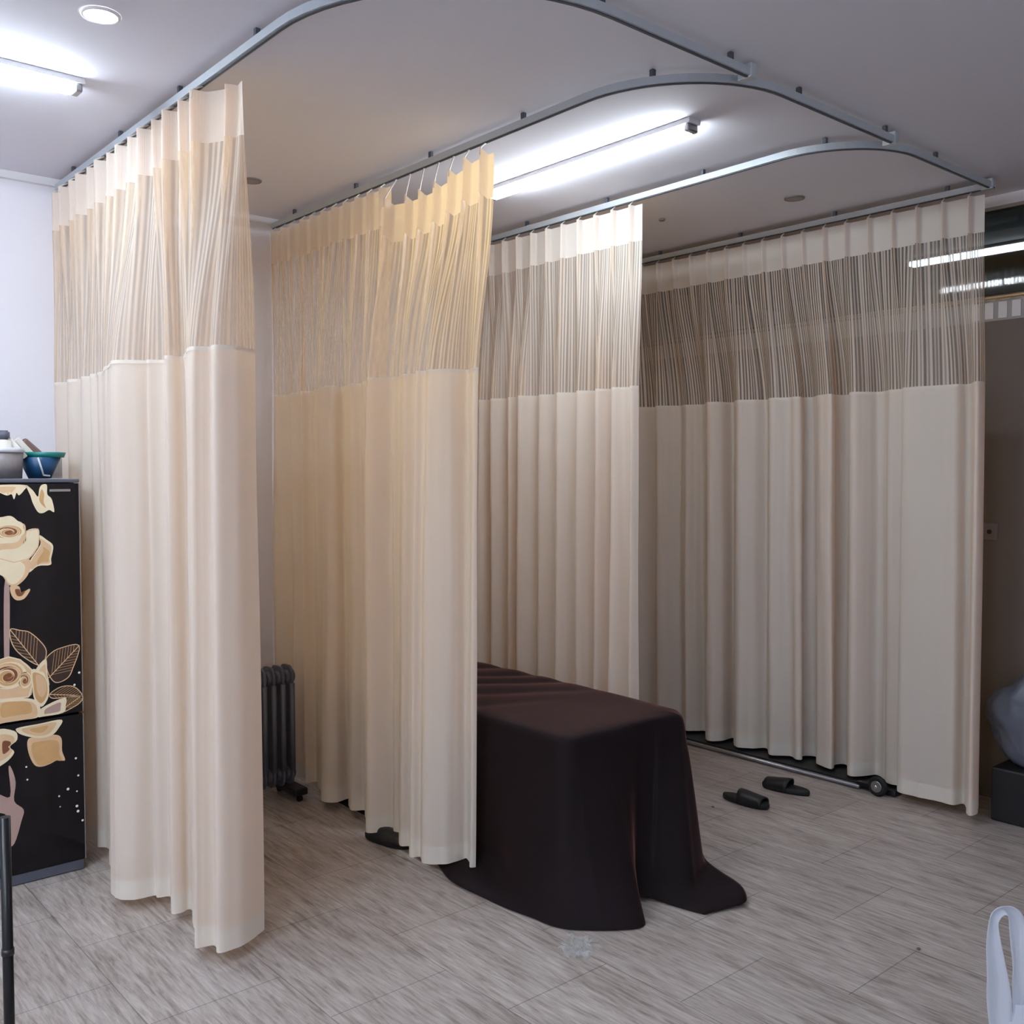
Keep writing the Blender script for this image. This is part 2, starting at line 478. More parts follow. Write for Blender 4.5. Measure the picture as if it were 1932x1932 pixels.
# ------------------------------------------------------------------ curtain tracks
def track(i, yf, R, xend, label):
    x = RX[i]
    path = [(x, YB - 0.032)]
    if R:
        for k in range(14):
            path.append((x, YB - 0.032 + (yf + R - YB + 0.032) * (k + 1) / 14))
        for k in range(1, 17):
            a = pi / 2 * k / 16
            path.append((x + R - R * cos(a), yf + R - R * sin(a)))
        for k in range(1, 9):
            path.append((x + R + (xend - x - R) * k / 8, yf))
    else:
        path.append((x, yf))
    t = thing('curtain_track', (x, YB - 0.05, ZR), label, 'curtain track', 'curtain tracks')
    q = B(); sweep_rect(q, path, 0.024, ZR - 0.014, ZR + 0.014); obj('rail', q, M['alu'], t)
    q = B(); sweep_rect(q, path, 0.010, ZR - 0.018, ZR - 0.0142); obj('slot', q, M['alu_dark'], t)
    # ceiling clips
    acc = 0.0; nxt = 0.25
    for p, c in zip(path, path[1:]):
        d = sqrt((c[0] - p[0]) ** 2 + (c[1] - p[1]) ** 2)
        while acc + d >= nxt:
            f = (nxt - acc) / d
            cx, cy = p[0] + (c[0] - p[0]) * f, p[1] + (c[1] - p[1]) * f
            q = B(); box(q, cx - 0.009, cx + 0.009, cy - 0.009, cy + 0.009, ZR + 0.0145, CEIL - 0.0005, 0.003)
            obj('ceiling_clip', q, M['alu_dark'], t)
            nxt += 0.62
        acc += d
    if R:
        q = B(); box(q, xend - 0.006, xend + 0.026, yf - 0.018, yf + 0.04, ZR - 0.020, ZR + 0.03, 0.003); obj('end_bracket', q, M['alu'], t)
    return t
track(0, 2.085, 0.72, 2.866, 'leftmost curved ceiling curtain track, carrying the nearest cream curtain')
track(1, 2.108, 0.50, 3.885, 'second ceiling curtain track, curving above the black-covered bed')
track(2, 2.131, 0.40, 4.845, 'third ceiling curtain track, curving beyond the long tube light')
track(3, 2.11, 0.0, 0, 'straight rightmost ceiling curtain track along the taupe wall')

# ------------------------------------------------------------------ curtains
ZT, ZH, ZS, ZB = 3.045, 2.865, 2.140, 0.05
def uvlayer(bm): return bm.loops.layers.uv.verify()

def curtain(i, label, hem, ytop, npleat, pw=0.014, pamp=0.035, sag=0.0, zb=ZB, per=9, tail=None, tailx=0.0, droop=0.0, lead=0.0, topwob=0.0, seed=1):
    rnd = random.Random(seed)
    xr = RX[i]
    P = catmull(hem, per)
    # arc length
    L = [0.0]
    for a, c in zip(P, P[1:]): L.append(L[-1] + sqrt((a[0] - c[0]) ** 2 + (a[1] - c[1]) ** 2))
    tot = L[-1]
    # resample finely
    n = int(tot / 0.009)
    Q = []; j = 0
    for k in range(n + 1):
        s = tot * k / n
        while j < len(L) - 2 and L[j + 1] < s: j += 1
        f = (s - L[j]) / max(1e-6, L[j + 1] - L[j])
        Q.append((P[j][0] + (P[j + 1][0] - P[j][0]) * f, P[j][1] + (P[j + 1][1] - P[j][1]) * f))
    ph = rnd.uniform(0, 9)
    # the header gathers above the folds it feeds: smoothed hem position -> place along the track
    raw = [(q_[1] - Q[0][1]) / (Q[-1][1] - Q[0][1]) for q_ in Q]
    hw_ = max(1, int(n * 0.045))
    G_ = []
    for k in range(n + 1):
        h_ = min(hw_, k, n - k)
        G_.append(sum(raw[k - h_:k + h_ + 1]) / (2 * h_ + 1))
    G_ = [0.72 * g_ + 0.28 * k / n for k, g_ in enumerate(G_)]
    mx_ = 0.0; mono = []
    for k in range(n + 1):
        mx_ = max(mx_ + 0.12 / n, G_[k]); mono.append(mx_)
    G_ = [(v - mono[0]) / (mono[-1] - mono[0]) for v in mono]
    def pt(k, z):
        u = G_[k]; s = tot * k / n
        bx, by = Q[k]
        span = ytop[1] - ytop[0]; per_ = span / npleat
        c = u * npleat; ci = math.floor(min(c, npleat - 1e-6)); c -= ci
        hp = 0.21; pq = (c - 0.5) / hp                     # cloth gathered into each pinch pleat
        sg = 1 if span > 0 else -1
        if abs(pq) < 1:
            ty = (ci + 0.5) * per_ + sg * pw * pq; pl = 1 - abs(pq) ** 1.6
        else:
            e = (abs(pq) - 1) * hp / (0.5 - hp)
            ty = (ci + 0.5) * per_ + sg * math.copysign(pw + (abs(per_) / 2 - pw) * e, pq); pl = 0
        # the gather loosens towards the foot of the net
        g = sm((ZH - z) / 0.9)
        ty = ytop[0] + ty * (1 - g) + span * u * g
        pf = 1 - 0.7 * sm((ZH + 0.02 - z) / 0.9)
        tx = xr - pamp * pl * pf + topwob * sin(u * npleat * pi + ph)
        if tailx: tx += tailx * sm((u - 0.90) / 0.08)
        w = 0.78 * sm((ZT - 0.02 - z) / 1.0) + 0.22 * (ZT - z) / (ZT - zb)
        w = max(0, min(1, w))
        x = tx + (bx - tx) * w; y = ty + (by - ty) * w
        # soft irregular secondary folds
        wob = 0.021 * noise.noise(Vector((s * 8, z * 0.5, seed * 3.1))) + 0.007 * noise.noise(Vector((s * 22, z * 1.2, seed)))
        x += wob * sm((ZT - z) / 0.6)
        zz = z
        if sag and z > ZH - 0.4:
            zz -= sag * (1 - pl) * sm((z - (ZH - 0.4)) / 0.4)
        if droop: zz -= droop * sm((0.95 - u) / 0.6) * sm((z - ZS) / (ZT - ZS))
        if lead: x += lead * sm((0.22 - u) / 0.22)
        return (x, y, zz)
    t = thing('privacy_curtain', (xr, (ytop[0] + ytop[1]) / 2, ZR - 0.02), label, 'curtain', 'cream privacy curtains')
    def strip(name, z0, z1, rows, mat, off=0.0):
        bm = B(); uv = uvlayer(bm)
        G = []
        for r in range(rows + 1):
            z = z0 + (z1 - z0) * r / rows
            row = []
            for k in range(n + 1):
                p = pt(k, z)
                row.append(bm.verts.new((p[0] - off, p[1], p[2])))
            G.append(row)
        for r in range(rows):
            for k in range(n):
                f = bm.faces.new((G[r][k], G[r][k + 1], G[r + 1][k + 1], G[r + 1][k])); f.smooth = True
                for lp, (kk, rr) in zip(f.loops, ((k, r), (k + 1, r), (k + 1, r + 1), (k, r + 1))):
                    lp[uv].uv = (tot * kk / n, z0 + (z1 - z0) * rr / rows)
        return obj(name, bm, mat, t)
    strip('header_band', ZH, ZT, 6, M['header'])
    strip('mesh_panel', ZS, ZH, 12, M['net'] if i == 3 else M['net_dense'])
    strip('fabric_panel', zb + 0.075, ZS, 22, M['cloth'])
    strip('seam_tape', ZS - 0.012, ZS + 0.002, 1, M['hem'], 0.0015)
    strip('hem_band', zb, zb + 0.075, 2, M['hem'])
    # hooks from the pleats to the track
    for p in range(npleat):
        k = min(range(n + 1), key=lambda j_: abs(G_[j_] - (p + 0.5) / npleat))
        x, y, z = pt(k, ZT - 0.012)
        if x > xr + 0.02: continue
        q = B(); tube(q, [(x + 0.004, y, z - 0.02), (x + 0.010, y, z + 0.014), (xr, y, ZR - 0.016)], 0.0035, 6)
        obj('curtain_hook', q, M['glider'], t)
    return t

H1 = [(1.46, 5.085), (1.42, 5.0), (1.47, 4.90), (1.41, 4.80), (1.47, 4.72), (1.405, 4.62), (1.45, 4.55),
      (1.408, 4.482), (1.445, 4.434), (1.415, 4.324), (1.301, 3.937), (1.298, 3.875), (1.346, 3.821), (1.413, 3.807), (1.407, 3.78),
      (1.456, 3.744), (1.41, 3.612), (1.431, 3.588), (1.476, 3.578), (1.368, 3.31), (1.39, 3.276), (1.42, 3.26), (1.398, 3.198),
      (1.459, 3.191), (1.523, 3.202), (1.603, 3.256)]
H2A = [(2.61, 5.085), (2.57, 5.0), (2.64, 4.91), (2.56, 4.83), (2.62, 4.75), (2.545, 4.681), (2.614, 4.654), (2.545, 4.503), (2.492, 4.373), (2.524, 4.302), (2.595, 4.306),
       (2.518, 4.151), (2.561, 4.103), (2.511, 4.018), (2.558, 3.997), (2.60, 3.93), (2.57, 3.90)]
H2B = [(2.52, 3.90), (2.453, 3.835), (2.511, 3.785), (2.49, 3.741), (2.506, 3.7), (2.448, 3.606), (2.474, 3.567), (2.41, 3.47), (2.439, 3.444),
       (2.4, 3.378), (2.468, 3.312), (2.523, 3.302), (2.575, 3.295), (2.517, 3.217), (2.537, 3.2)]
H4 = [(4.95, 5.06), (4.87, 4.98), (4.96, 4.90), (4.86, 4.80), (4.96, 4.70), (4.88, 4.60), (4.97, 4.50), (4.87, 4.40), (4.96, 4.31), (4.88, 4.22), (4.99, 4.12),
      (4.94, 4.04), (4.987, 3.998), (5.028, 3.945), (4.869, 3.815), (4.913, 3.744), (5.026, 3.728), (4.878, 3.602), (4.916, 3.522), (4.998, 3.466),
      (4.896, 3.376), (4.959, 3.278), (4.929, 3.218), (4.947, 3.188), (5.02, 3.225), (5.055, 3.166), (4.938, 3.086), (4.9, 2.985), (4.951, 2.98),
      (5.013, 3.007), (5.04, 2.956), (4.883, 2.857), (4.909, 2.797), (5.006, 2.751), (4.906, 2.641), (4.912, 2.576), (4.815, 2.522), (4.834, 2.351),
      (4.834, 2.256), (4.896, 2.223), (4.74, 2.134), (4.80, 2.115), (4.892, 2.153)]
rnd = random.Random(5)
H3 = []
y = 5.06; sgn = 1
while y > 3.36:
    H3.append((3.70 + 0.055 * sgn + rnd.uniform(-0.015, 0.015), y)); sgn = -sgn
    y -= rnd.uniform(0.05, 0.085)
H3 += [(3.66, 3.36), (3.70, 3.335)]
curtain(0, 'nearest cream privacy curtain at left, hanging beside the black floral fridge', H1, (5.085, 3.19), 15, seed=1, pamp=0.045, topwob=0.012, tailx=0.07)
curtain(1, 'cream privacy curtain running to the back wall beside the dark oil heater', H2A, (5.085, 3.89), 11, seed=2)
curtain(1, 'cream privacy curtain hanging against the near side of the black-covered bed', H2B, (3.90, 3.14), 7, seed=3, sag=0.03, droop=0.075, lead=-0.05)
curtain(2, 'cream privacy curtain on the far side of the black-covered bed', H3, (5.06, 3.335), 14, seed=4)
curtain(3, 'rightmost cream privacy curtain, in front of the taupe wall', H4, (5.06, 2.155), 22, seed=5)

# ------------------------------------------------------------------ covered massage bed
BX0, BX1, BY0, BY1, BZ = 2.64, 3.37, 2.745, 4.58, 0.672
t = thing('massage_bed', ((BX0 + BX1) / 2, (BY0 + BY1) / 2, 0), 'massage bed hidden under the dark brown cover', 'bed')
q = B(); box(q, BX0 + 0.02, BX1 - 0.02, BY0 + 0.02, BY1 - 0.02, BZ - 0.09, BZ - 0.012, 0.02); obj('cushion', q, M['black'], t)
q = B(); box(q, BX0 + 0.05, BX1 - 0.05, BY0 + 0.05, BY1 - 0.05, BZ - 0.14, BZ - 0.091); obj('frame', q, M['black_metal'], t)
for lx in (BX0 + 0.08, BX1 - 0.08):
    for ly in (BY0 + 0.1, BY1 - 0.1):
        q = B(); box(q, lx - 0.022, lx + 0.022, ly - 0.022, ly + 0.022, 0.001, BZ - 0.141); obj('leg', q, M['black_metal'], t)

def bed_sheet():
    R = 0.055
    # plan of the top edge, clockwise seen from above starting at the back of the near side
    top = []; hem = []
    def seg(a, b_, n):
        return [(a[0] + (b_[0] - a[0]) * k / n, a[1] + (b_[1] - a[1]) * k / n) for k in range(n)]
    def arc(cx, cy, a0, a1, n):
        return [(cx + R * cos(a0 + (a1 - a0) * k / n), cy + R * sin(a0 + (a1 - a0) * k / n)) for k in range(n)]
    left = seg((BX0, BY1), (BX0, BY0 + R), 46)
    c1 = arc(BX0 + R, BY0 + R, pi, 1.5 * pi, 16)
    front = seg((BX0 + R, BY0), (BX1 - R, BY0), 36)
    c2 = arc(BX1 - R, BY0 + R, 1.5 * pi, 2 * pi, 22)
    right = seg((BX1, BY0 + R), (BX1, BY1), 46) + [(BX1, BY1)]
    top = left + c1 + front + c2 + right
    # hem on the floor: (x, y, z)
    def lerp_path(pts, n):
        pp = catmull(pts, 12)
        out = []
        for k in range(n):
            f = k / n * (len(pp) - 1); j = int(f); g = f - j
            out.append(tuple(pp[j][m] + (pp[min(j + 1, len(pp) - 1)][m] - pp[j][m]) * g for m in range(3)))
        return out
    z0 = 0.006
    hem += lerp_path([(2.60, BY1, .01), (2.60, 4.4, z0), (2.60, 3.9, z0), (2.57, 3.6, z0), (2.50, 3.40, z0), (2.435, 3.20, z0), (2.45, 2.98, z0), (2.468, 2.767, z0)], len(left))
    hem += lerp_path([(2.468, 2.767, z0), (2.485, 2.67, z0), (2.520, 2.595, z0), (2.60, 2.515, z0)], len(c1))
    hem += lerp_path([(2.60, 2.515, z0), (2.706, 2.445, z0), (2.765, 2.448, z0), (2.80, 2.505, 0.02), (2.87, 2.60, 0.035), (2.925, 2.585, 0.02), (2.955, 2.515, z0), (2.995, 2.352, z0)], len(front))
    hem += lerp_path([(2.995, 2.352, z0), (3.09, 2.325, 0.012), (3.173, 2.295, 0.02), (3.215, 2.315, 0.025), (3.254, 2.366, 0.02), (3.285, 2.50, 0.012), (3.34, 2.66, z0)], len(c2))
    hem += lerp_path([(3.34, 2.66, z0), (3.40, 2.9, z0), (3.38, 3.2, 0.02), (3.41, 3.6, 0.02), (3.38, 4.1, 0.02), (3.40, BY1, 0.05)], len(right) - 1) + [(3.40, BY1, 0.05)]
    n = len(top)
    iC = len(left) + len(c1) + len(front)          # start of the far corner
    bm = B()
    ctr = ((BX0 + BX1) / 2)
    rows = []
    # top surface: rings shrinking to a centre line
    NT = 8
    for r in range(NT):
        f = r / NT                                   # 0 centre .. 1 edge
        row = []
        for k in range(n):
            tx, ty = top[k]
            ex = ctr + (tx - ctr) * f
            ey = ty if ty > BY0 + 0.33 else BY0 + 0.33 + (ty - BY0 - 0.33) * f
            z = BZ + 0.004 * noise.noise(Vector((ex * 3, ey * 3, 0)))
            if ey > 3.1:
                z += 0.018 * sm((ey - 3.1) / 0.6) * math.copysign(1, 1) * (abs(sin(0.5 * (ey * 27 + (ex - ctr) * 15 + 2.5 * noise.noise(Vector((ex * 4, ey * 2, 5)))))) ** 0.6 - 0.5) + 0.0 * sin((ey * 1.0 + (ex - ctr) * 0.55) * 27 + 2.5 * noise.noise(Vector((ex * 4, ey * 2, 5)))) * 0.8
            row.append(bm.verts.new((ex, ey, z)))
        rows.append(row)
    # edge roll and drop
    drop = [0.0, 0.012, 0.03, 0.055, 0.09, 0.15, 0.22, 0.30, 0.38, 0.46, 0.53, 0.58, 0.615, 0.630, 0.642, 0.652, 0.660, 0.667]
    for di, d in enumerate(drop):
        row = []
        for k in range(n):
            tx, ty = top[k]; hx, hy, hz = hem[k]
            corner = sm(1 - abs(k - iC - 11) / 22.0)
            cfront = sm(1 - abs(k - len(left) - 8) / 16.0)
            f = d / 0.667
            rr = min(1.0, sqrt(max(0.0, 1 - (1 - min(1, d / 0.045)) ** 2)))
            out = 0.016 * rr
            # direction to the hem
            dx, dy = hx - tx, hy - ty; ln = sqrt(dx * dx + dy * dy) or 1
            wp = f ** 1.25
            tailw = f ** 1.6 if corner < 0.05 else (1 - corner) * f ** 1.25 + corner * (0.34 * f ** 1.05 + 0.66 * sm((f - 0.93) / 0.07))
            if k < len(left):
                side = sm((len(left) - k) / 10.0)
                tailw = tailw * (1 - side) + side * (0.12 * f + 0.88 * sm((f - 0.90) / 0.10))
            x = tx + dx / ln * out + (dx - dx / ln * out) * tailw
            yy = ty + dy / ln * out + (dy - dy / ln * out) * tailw
            z = BZ - d
            z = BZ + (hz - BZ) * (d / 0.667)
            # far corner sags in a round shoulder
            z -= corner * 0.05 * exp(-((f - 0.10) / 0.14) ** 2)
            if f > 0.92: z = max(z, hz + corner * 0.03 * (1 - sm((f - 0.985) / 0.015)))
            fold = 0.010 * noise.noise(Vector((k * 0.16, f * 1.1, 2.0))) * sm(f * 1.6)
            x += dx / ln * fold; yy += dy / ln * fold
            if di == 0:
                z = BZ - 0.001 - 0.02 * corner
                if ty > 3.1: z += 0.012 * sm((ty - 3.1) / 0.6) * (abs(sin(0.5 * (ty * 27 + (tx - ctr) * 15))) ** 0.6 - 0.5)
            row.append(bm.verts.new((x, yy, max(z, 0.004))))
        rows.append(row)
    for A, C in zip(rows, rows[1:]):
        for k in range(n - 1):
            f = bm.faces.new((A[k], C[k], C[k + 1], A[k + 1])); f.smooth = True
    bmesh.ops.remove_doubles(bm, verts=bm.verts, dist=0.0006)
    bmesh.ops.recalc_face_normals(bm, faces=bm.faces)
    o = obj('bed_cover', bm, M['sheet'])
    md = o.modifiers.new('sub', 'SUBSURF'); md.levels = 1; md.render_levels = 2
    md = o.modifiers.new('thick', 'SOLIDIFY'); md.thickness = 0.004; md.offset = -1
    return setp(o, 'dark brown cloth cover draped over the massage bed down to the floor', 'bed cover')
bed_sheet()

# ------------------------------------------------------------------ wheeled stretcher behind the right curtain
t = thing('stretcher_trolley', (4.98, 3.7, 0), 'black wheeled trolley showing below the rightmost curtain', 'trolley')
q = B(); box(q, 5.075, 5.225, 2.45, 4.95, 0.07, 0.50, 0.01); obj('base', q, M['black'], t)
q = B(); box(q, 4.858, 5.225, 2.57, 4.95, 0.004, 0.034, 0.004); obj('shade_plate', q, M['black'], t)  # black plate added as the shade on the floor under the hem
q = B(); tube(q, [(4.838, 2.76, 0.018), (4.838, 4.95, 0.018)], 0.012, 10); obj('frame_bar', q, M['steel'], t)
q = B(); tube(q, [(5.18, 2.55, 0.09), (5.18, 4.95, 0.09)], 0.014, 10); obj('frame_bar', q, M['steel'], t)
q = B(); cyl(q, (4.815, 2.645, 0.053), 0.052, 0.030, 'X', 32, bev=0.008); wh = obj('castor_wheel', q, M['rubber'], t)
q = B(); cyl(q, (4.798, 2.645, 0.053), 0.030, 0.006, 'X', 24, bev=0.002); obj('wheel_disc', q, M['steel'], wh)
q = B(); cyl(q, (4.792, 2.645, 0.053), 0.010, 0.010, 'X', 16, bev=0.003); obj('hub', q, M['chrome'], wh)
q = B(); box(q, 4.832, 4.87, 2.625, 2.78, 0.022, 0.045, 0.004); obj('castor_fork', q, M['black_metal'], t)

# ------------------------------------------------------------------ oil heater
def heater():
    x1, yh = 2.475, 4.68; zt = 0.705; n = 9; p = 0.052
    t = thing('oil_heater', (x1 - 0.25, yh, 0), 'dark grey finned oil heater standing by the back wall between curtains', 'heater')
    for k in range(n):
        x = x1 - 0.02 - k * p
        q = B()
        # one fin: rounded plate with a fat rim column
        prof = []
        hw = 0.065
        for (dy, dz) in ((-hw, 0.0), (hw, 0.0)):
            pass
        outline = []
        z0, z1, r = 0.075, zt, 0.045
        for cx, cz, a0 in ((hw - r, z1 - r, 0), (-hw + r, z1 - r, pi / 2), (-hw + r, z0 + r, pi), (hw - r, z0 + r, 1.5 * pi)):
            for j in range(6):
                a = a0 + pi / 2 * j / 5
                outline.append((cx + r * cos(a), cz + r * sin(a)))
        A = [q.verts.new((x - 0.006, yh + a, z)) for a, z in outline]
        C = [q.verts.new((x + 0.006, yh + a, z)) for a, z in outline]
        q.faces.new(A[::-1]); q.faces.new(C)
        for j in range(len(A)):
            q.faces.new((A[j], A[(j + 1) % len(A)], C[(j + 1) % len(A)], C[j]))
        tube(q, [(x, yh - hw + 0.004, z0 + 0.09), (x, yh - hw + 0.004, z1 - 0.09)], 0.014, 8)
        for z in (z1 - 0.06, z0 + 0.06):
            cyl(q, (x, yh - 0.01, z), 0.036, p * 0.98, 'X', 16)
        obj('fin', q, M['heater'], t)
    for x in (x1 - 0.03, x1 - 0.40):
        q = B(); box(q, x - 0.02, x + 0.06, yh - 0.13, yh + 0.13, 0.034, 0.072, 0.008); ft = obj('foot', q, M['black'], t)
        for yy in (yh - 0.11, yh + 0.11):
            q = B(); cyl(q, (x + 0.02, yy, 0.018), 0.017, 0.02, 'X', 16); obj('castor', q, M['rubber'], ft)
heater()

# ------------------------------------------------------------------ slippers
def slide(name, loc, rz, label):
    t = thing(name, loc, label, 'slipper', 'black slippers')
    t.rotation_euler = (0, 0, rz)
    n = 28; L = 0.27
    def outline(k, grow=0.0):
        a = 2 * pi * k / n
        x = cos(a) * (L / 2 + grow)
        wd = 0.044 + 0.008 * cos(a)          # wider at the toe (+x)
        return x, sin(a) * (wd + grow) * (1.0 + 0.12 * abs(sin(2 * a)))
    q = B()
    prof = [(0.0, -0.004), (0.006, 0.0), (0.022, 0.001), (0.030, -0.004)]
    rings = [[q.verts.new((*outline(k, g), z)) for k in range(n)] for z, g in prof]
    for A, C in zip(rings, rings[1:]):
        for k in range(n): q.faces.new((A[k], A[(k + 1) % n], C[(k + 1) % n], C[k])).smooth = True
    q.faces.new(rings[0][::-1]); q.faces.new(rings[-1])
    obj('sole', q, M['rubber'], t, world=False)
    q = B(); G = []
    for i in range(9):
        x = -0.02 + 0.13 * i / 8
        h = 0.068 - 0.020 * (i / 8)
        row = []
        for j in range(11):
            a = pi * j / 10
            row.append(q.verts.new((x + 0.012 * sin(a) * (-1 if i == 0 else 0), cos(a) * (0.050 - 0.008 * (i / 8) ** 2), 0.014 + sin(a) ** 0.7 * h * 0.82)))
        G.append(row)
    for A, C in zip(G, G[1:]):
        for j in range(10): q.faces.new((A[j], A[j + 1], C[j + 1], C[j])).smooth = True
    bmesh.ops.recalc_face_normals(q, faces=q.faces)
    o = obj('strap', q, M['black'], t, world=False)
    md = o.modifiers.new('thick', 'SOLIDIFY'); md.thickness = 0.006; md.offset = 0
    return t
slide('slipper', (4.19, 3.03, 0.001), radians(-86), 'nearer black slide slipper on the open floor beside the covered bed')
slide('slipper', (4.52, 3.01, 0.001), radians(98), 'farther black slide slipper of the pair, closer to the rightmost curtain')
slide('slipper', (2.49, 3.785, 0.001), radians(-75), 'black slipper peeking out under the curtain beside the bed')

# ------------------------------------------------------------------ litter on the floor
rnd = random.Random(11)
def wrapper():
    q = B()
    bmesh.ops.create_grid(q, x_segments=16, y_segments=12, size=1)
    for v in q.verts:
        p = v.co.copy()
        x = p.x * 0.075; yv = p.y * 0.05
        h = abs(noise.noise(Vector((p.x * 2.3, p.y * 2.3, 1)))) * 0.05 + abs(noise.noise(Vector((p.x * 6, p.y * 6, 4)))) * 0.022
        x += 0.03 * noise.noise(Vector((p.x * 3, p.y * 3, 7))); yv += 0.03 * noise.noise(Vector((p.x * 3, p.y * 3, 9)))
        a = radians(35)
        v.co = (2.435 + x * cos(a) - yv * sin(a), 2.475 + x * sin(a) + yv * cos(a), 0.002 + h)
    o = obj('plastic_wrapper', q, M['clear_film'])
    setp(o, 'crumpled clear plastic wrapper on the floor in front of the bed', 'wrapper')
wrapper()
def crumb(x, y, label, m):
    q = B(); bmesh.ops.create_icosphere(q, subdivisions=1, radius=0.008)
    for v in q.verts: v.co = (x + v.co.x * rnd.uniform(.6, 1.2), y + v.co.y * rnd.uniform(.6, 1.2), 0.005 + v.co.z * 0.5)
    setp(obj('crumb', q, m), label, 'crumb')
crumb(4.014, 3.102, 'small brown crumb on the floor left of the nearer slipper', M['brown'])
crumb(3.355, 1.68, 'small dark speck on the floor left of the white bag', M['brown'])

# ------------------------------------------------------------------ fridge with printed flowers
FX0, FX1, FY = 0.78, 1.338, 4.383
def flat(bm, pts, depth, mi, smooth=True):
    """printed shape on the door glass"""
    if smooth:
        pts = catmull(list(pts[-1:]) + list(pts) + list(pts[:2]), 4)[4:-4][:-1]
    vs = [bm.verts.new((x, FY - depth, z)) for x, z in pts]
    f = bm.faces.new(vs)
    f.normal_update()
    if f.normal.y > 0: f.normal_flip()
    f.material_index = mi
    bmesh.ops.triangulate(bm, faces=[f], ngon_method='EAR_CLIP')
def line(bm, pts, wd, depth, mi):
    for a, c in zip(pts, pts[1:]):
        d = Vector((c[0] - a[0], c[1] - a[1]));
        if d.length < 1e-5: continue
        d.normalize(); s = Vector((-d.y, d.x)) * wd / 2
        vs = [bm.verts.new((p[0] + e * s.x, FY - depth, p[1] + e * s.y)) for p, e in ((a, 1), (a, -1), (c, -1), (c, 1))]
        f = bm.faces.new(vs); f.normal_update()
        if f.normal.y > 0: f.normal_flip()
        f.material_index = mi
def shrink(pts, k, dx=0, dz=0):
    cx = sum(p[0] for p in pts) / len(pts); cz = sum(p[1] for p in pts) / len(pts)
    return [(cx + (p[0] - cx) * k + dx, cz + (p[1] - cz) * k + dz) for p in pts]
pm = [M['glass_black'],
      simple('print_cream', srgb(236, 222, 190), 0.3, noise_amt=0.08, noise_scale=25),
      simple('print_gold', srgb(206, 164, 112), 0.3, noise_amt=0.15, noise_scale=25),
      simple('print_tan', srgb(222, 188, 148), 0.3, noise_amt=0.12, noise_scale=22),
      simple('print_brown', srgb(128, 78, 52), 0.3, noise_amt=0.2, noise_scale=30),
      simple('print_leaf_dark', srgb(58, 42, 38), 0.25, noise_amt=0.15, noise_scale=40),
      simple('print_rose_grey', srgb(178, 150, 142), 0.3, noise_amt=0.1),
      simple('print_pearl', srgb(232, 228, 224), 0.2)]
CR, GO, TA, BR, LF, RG, PE = range(1, 8)
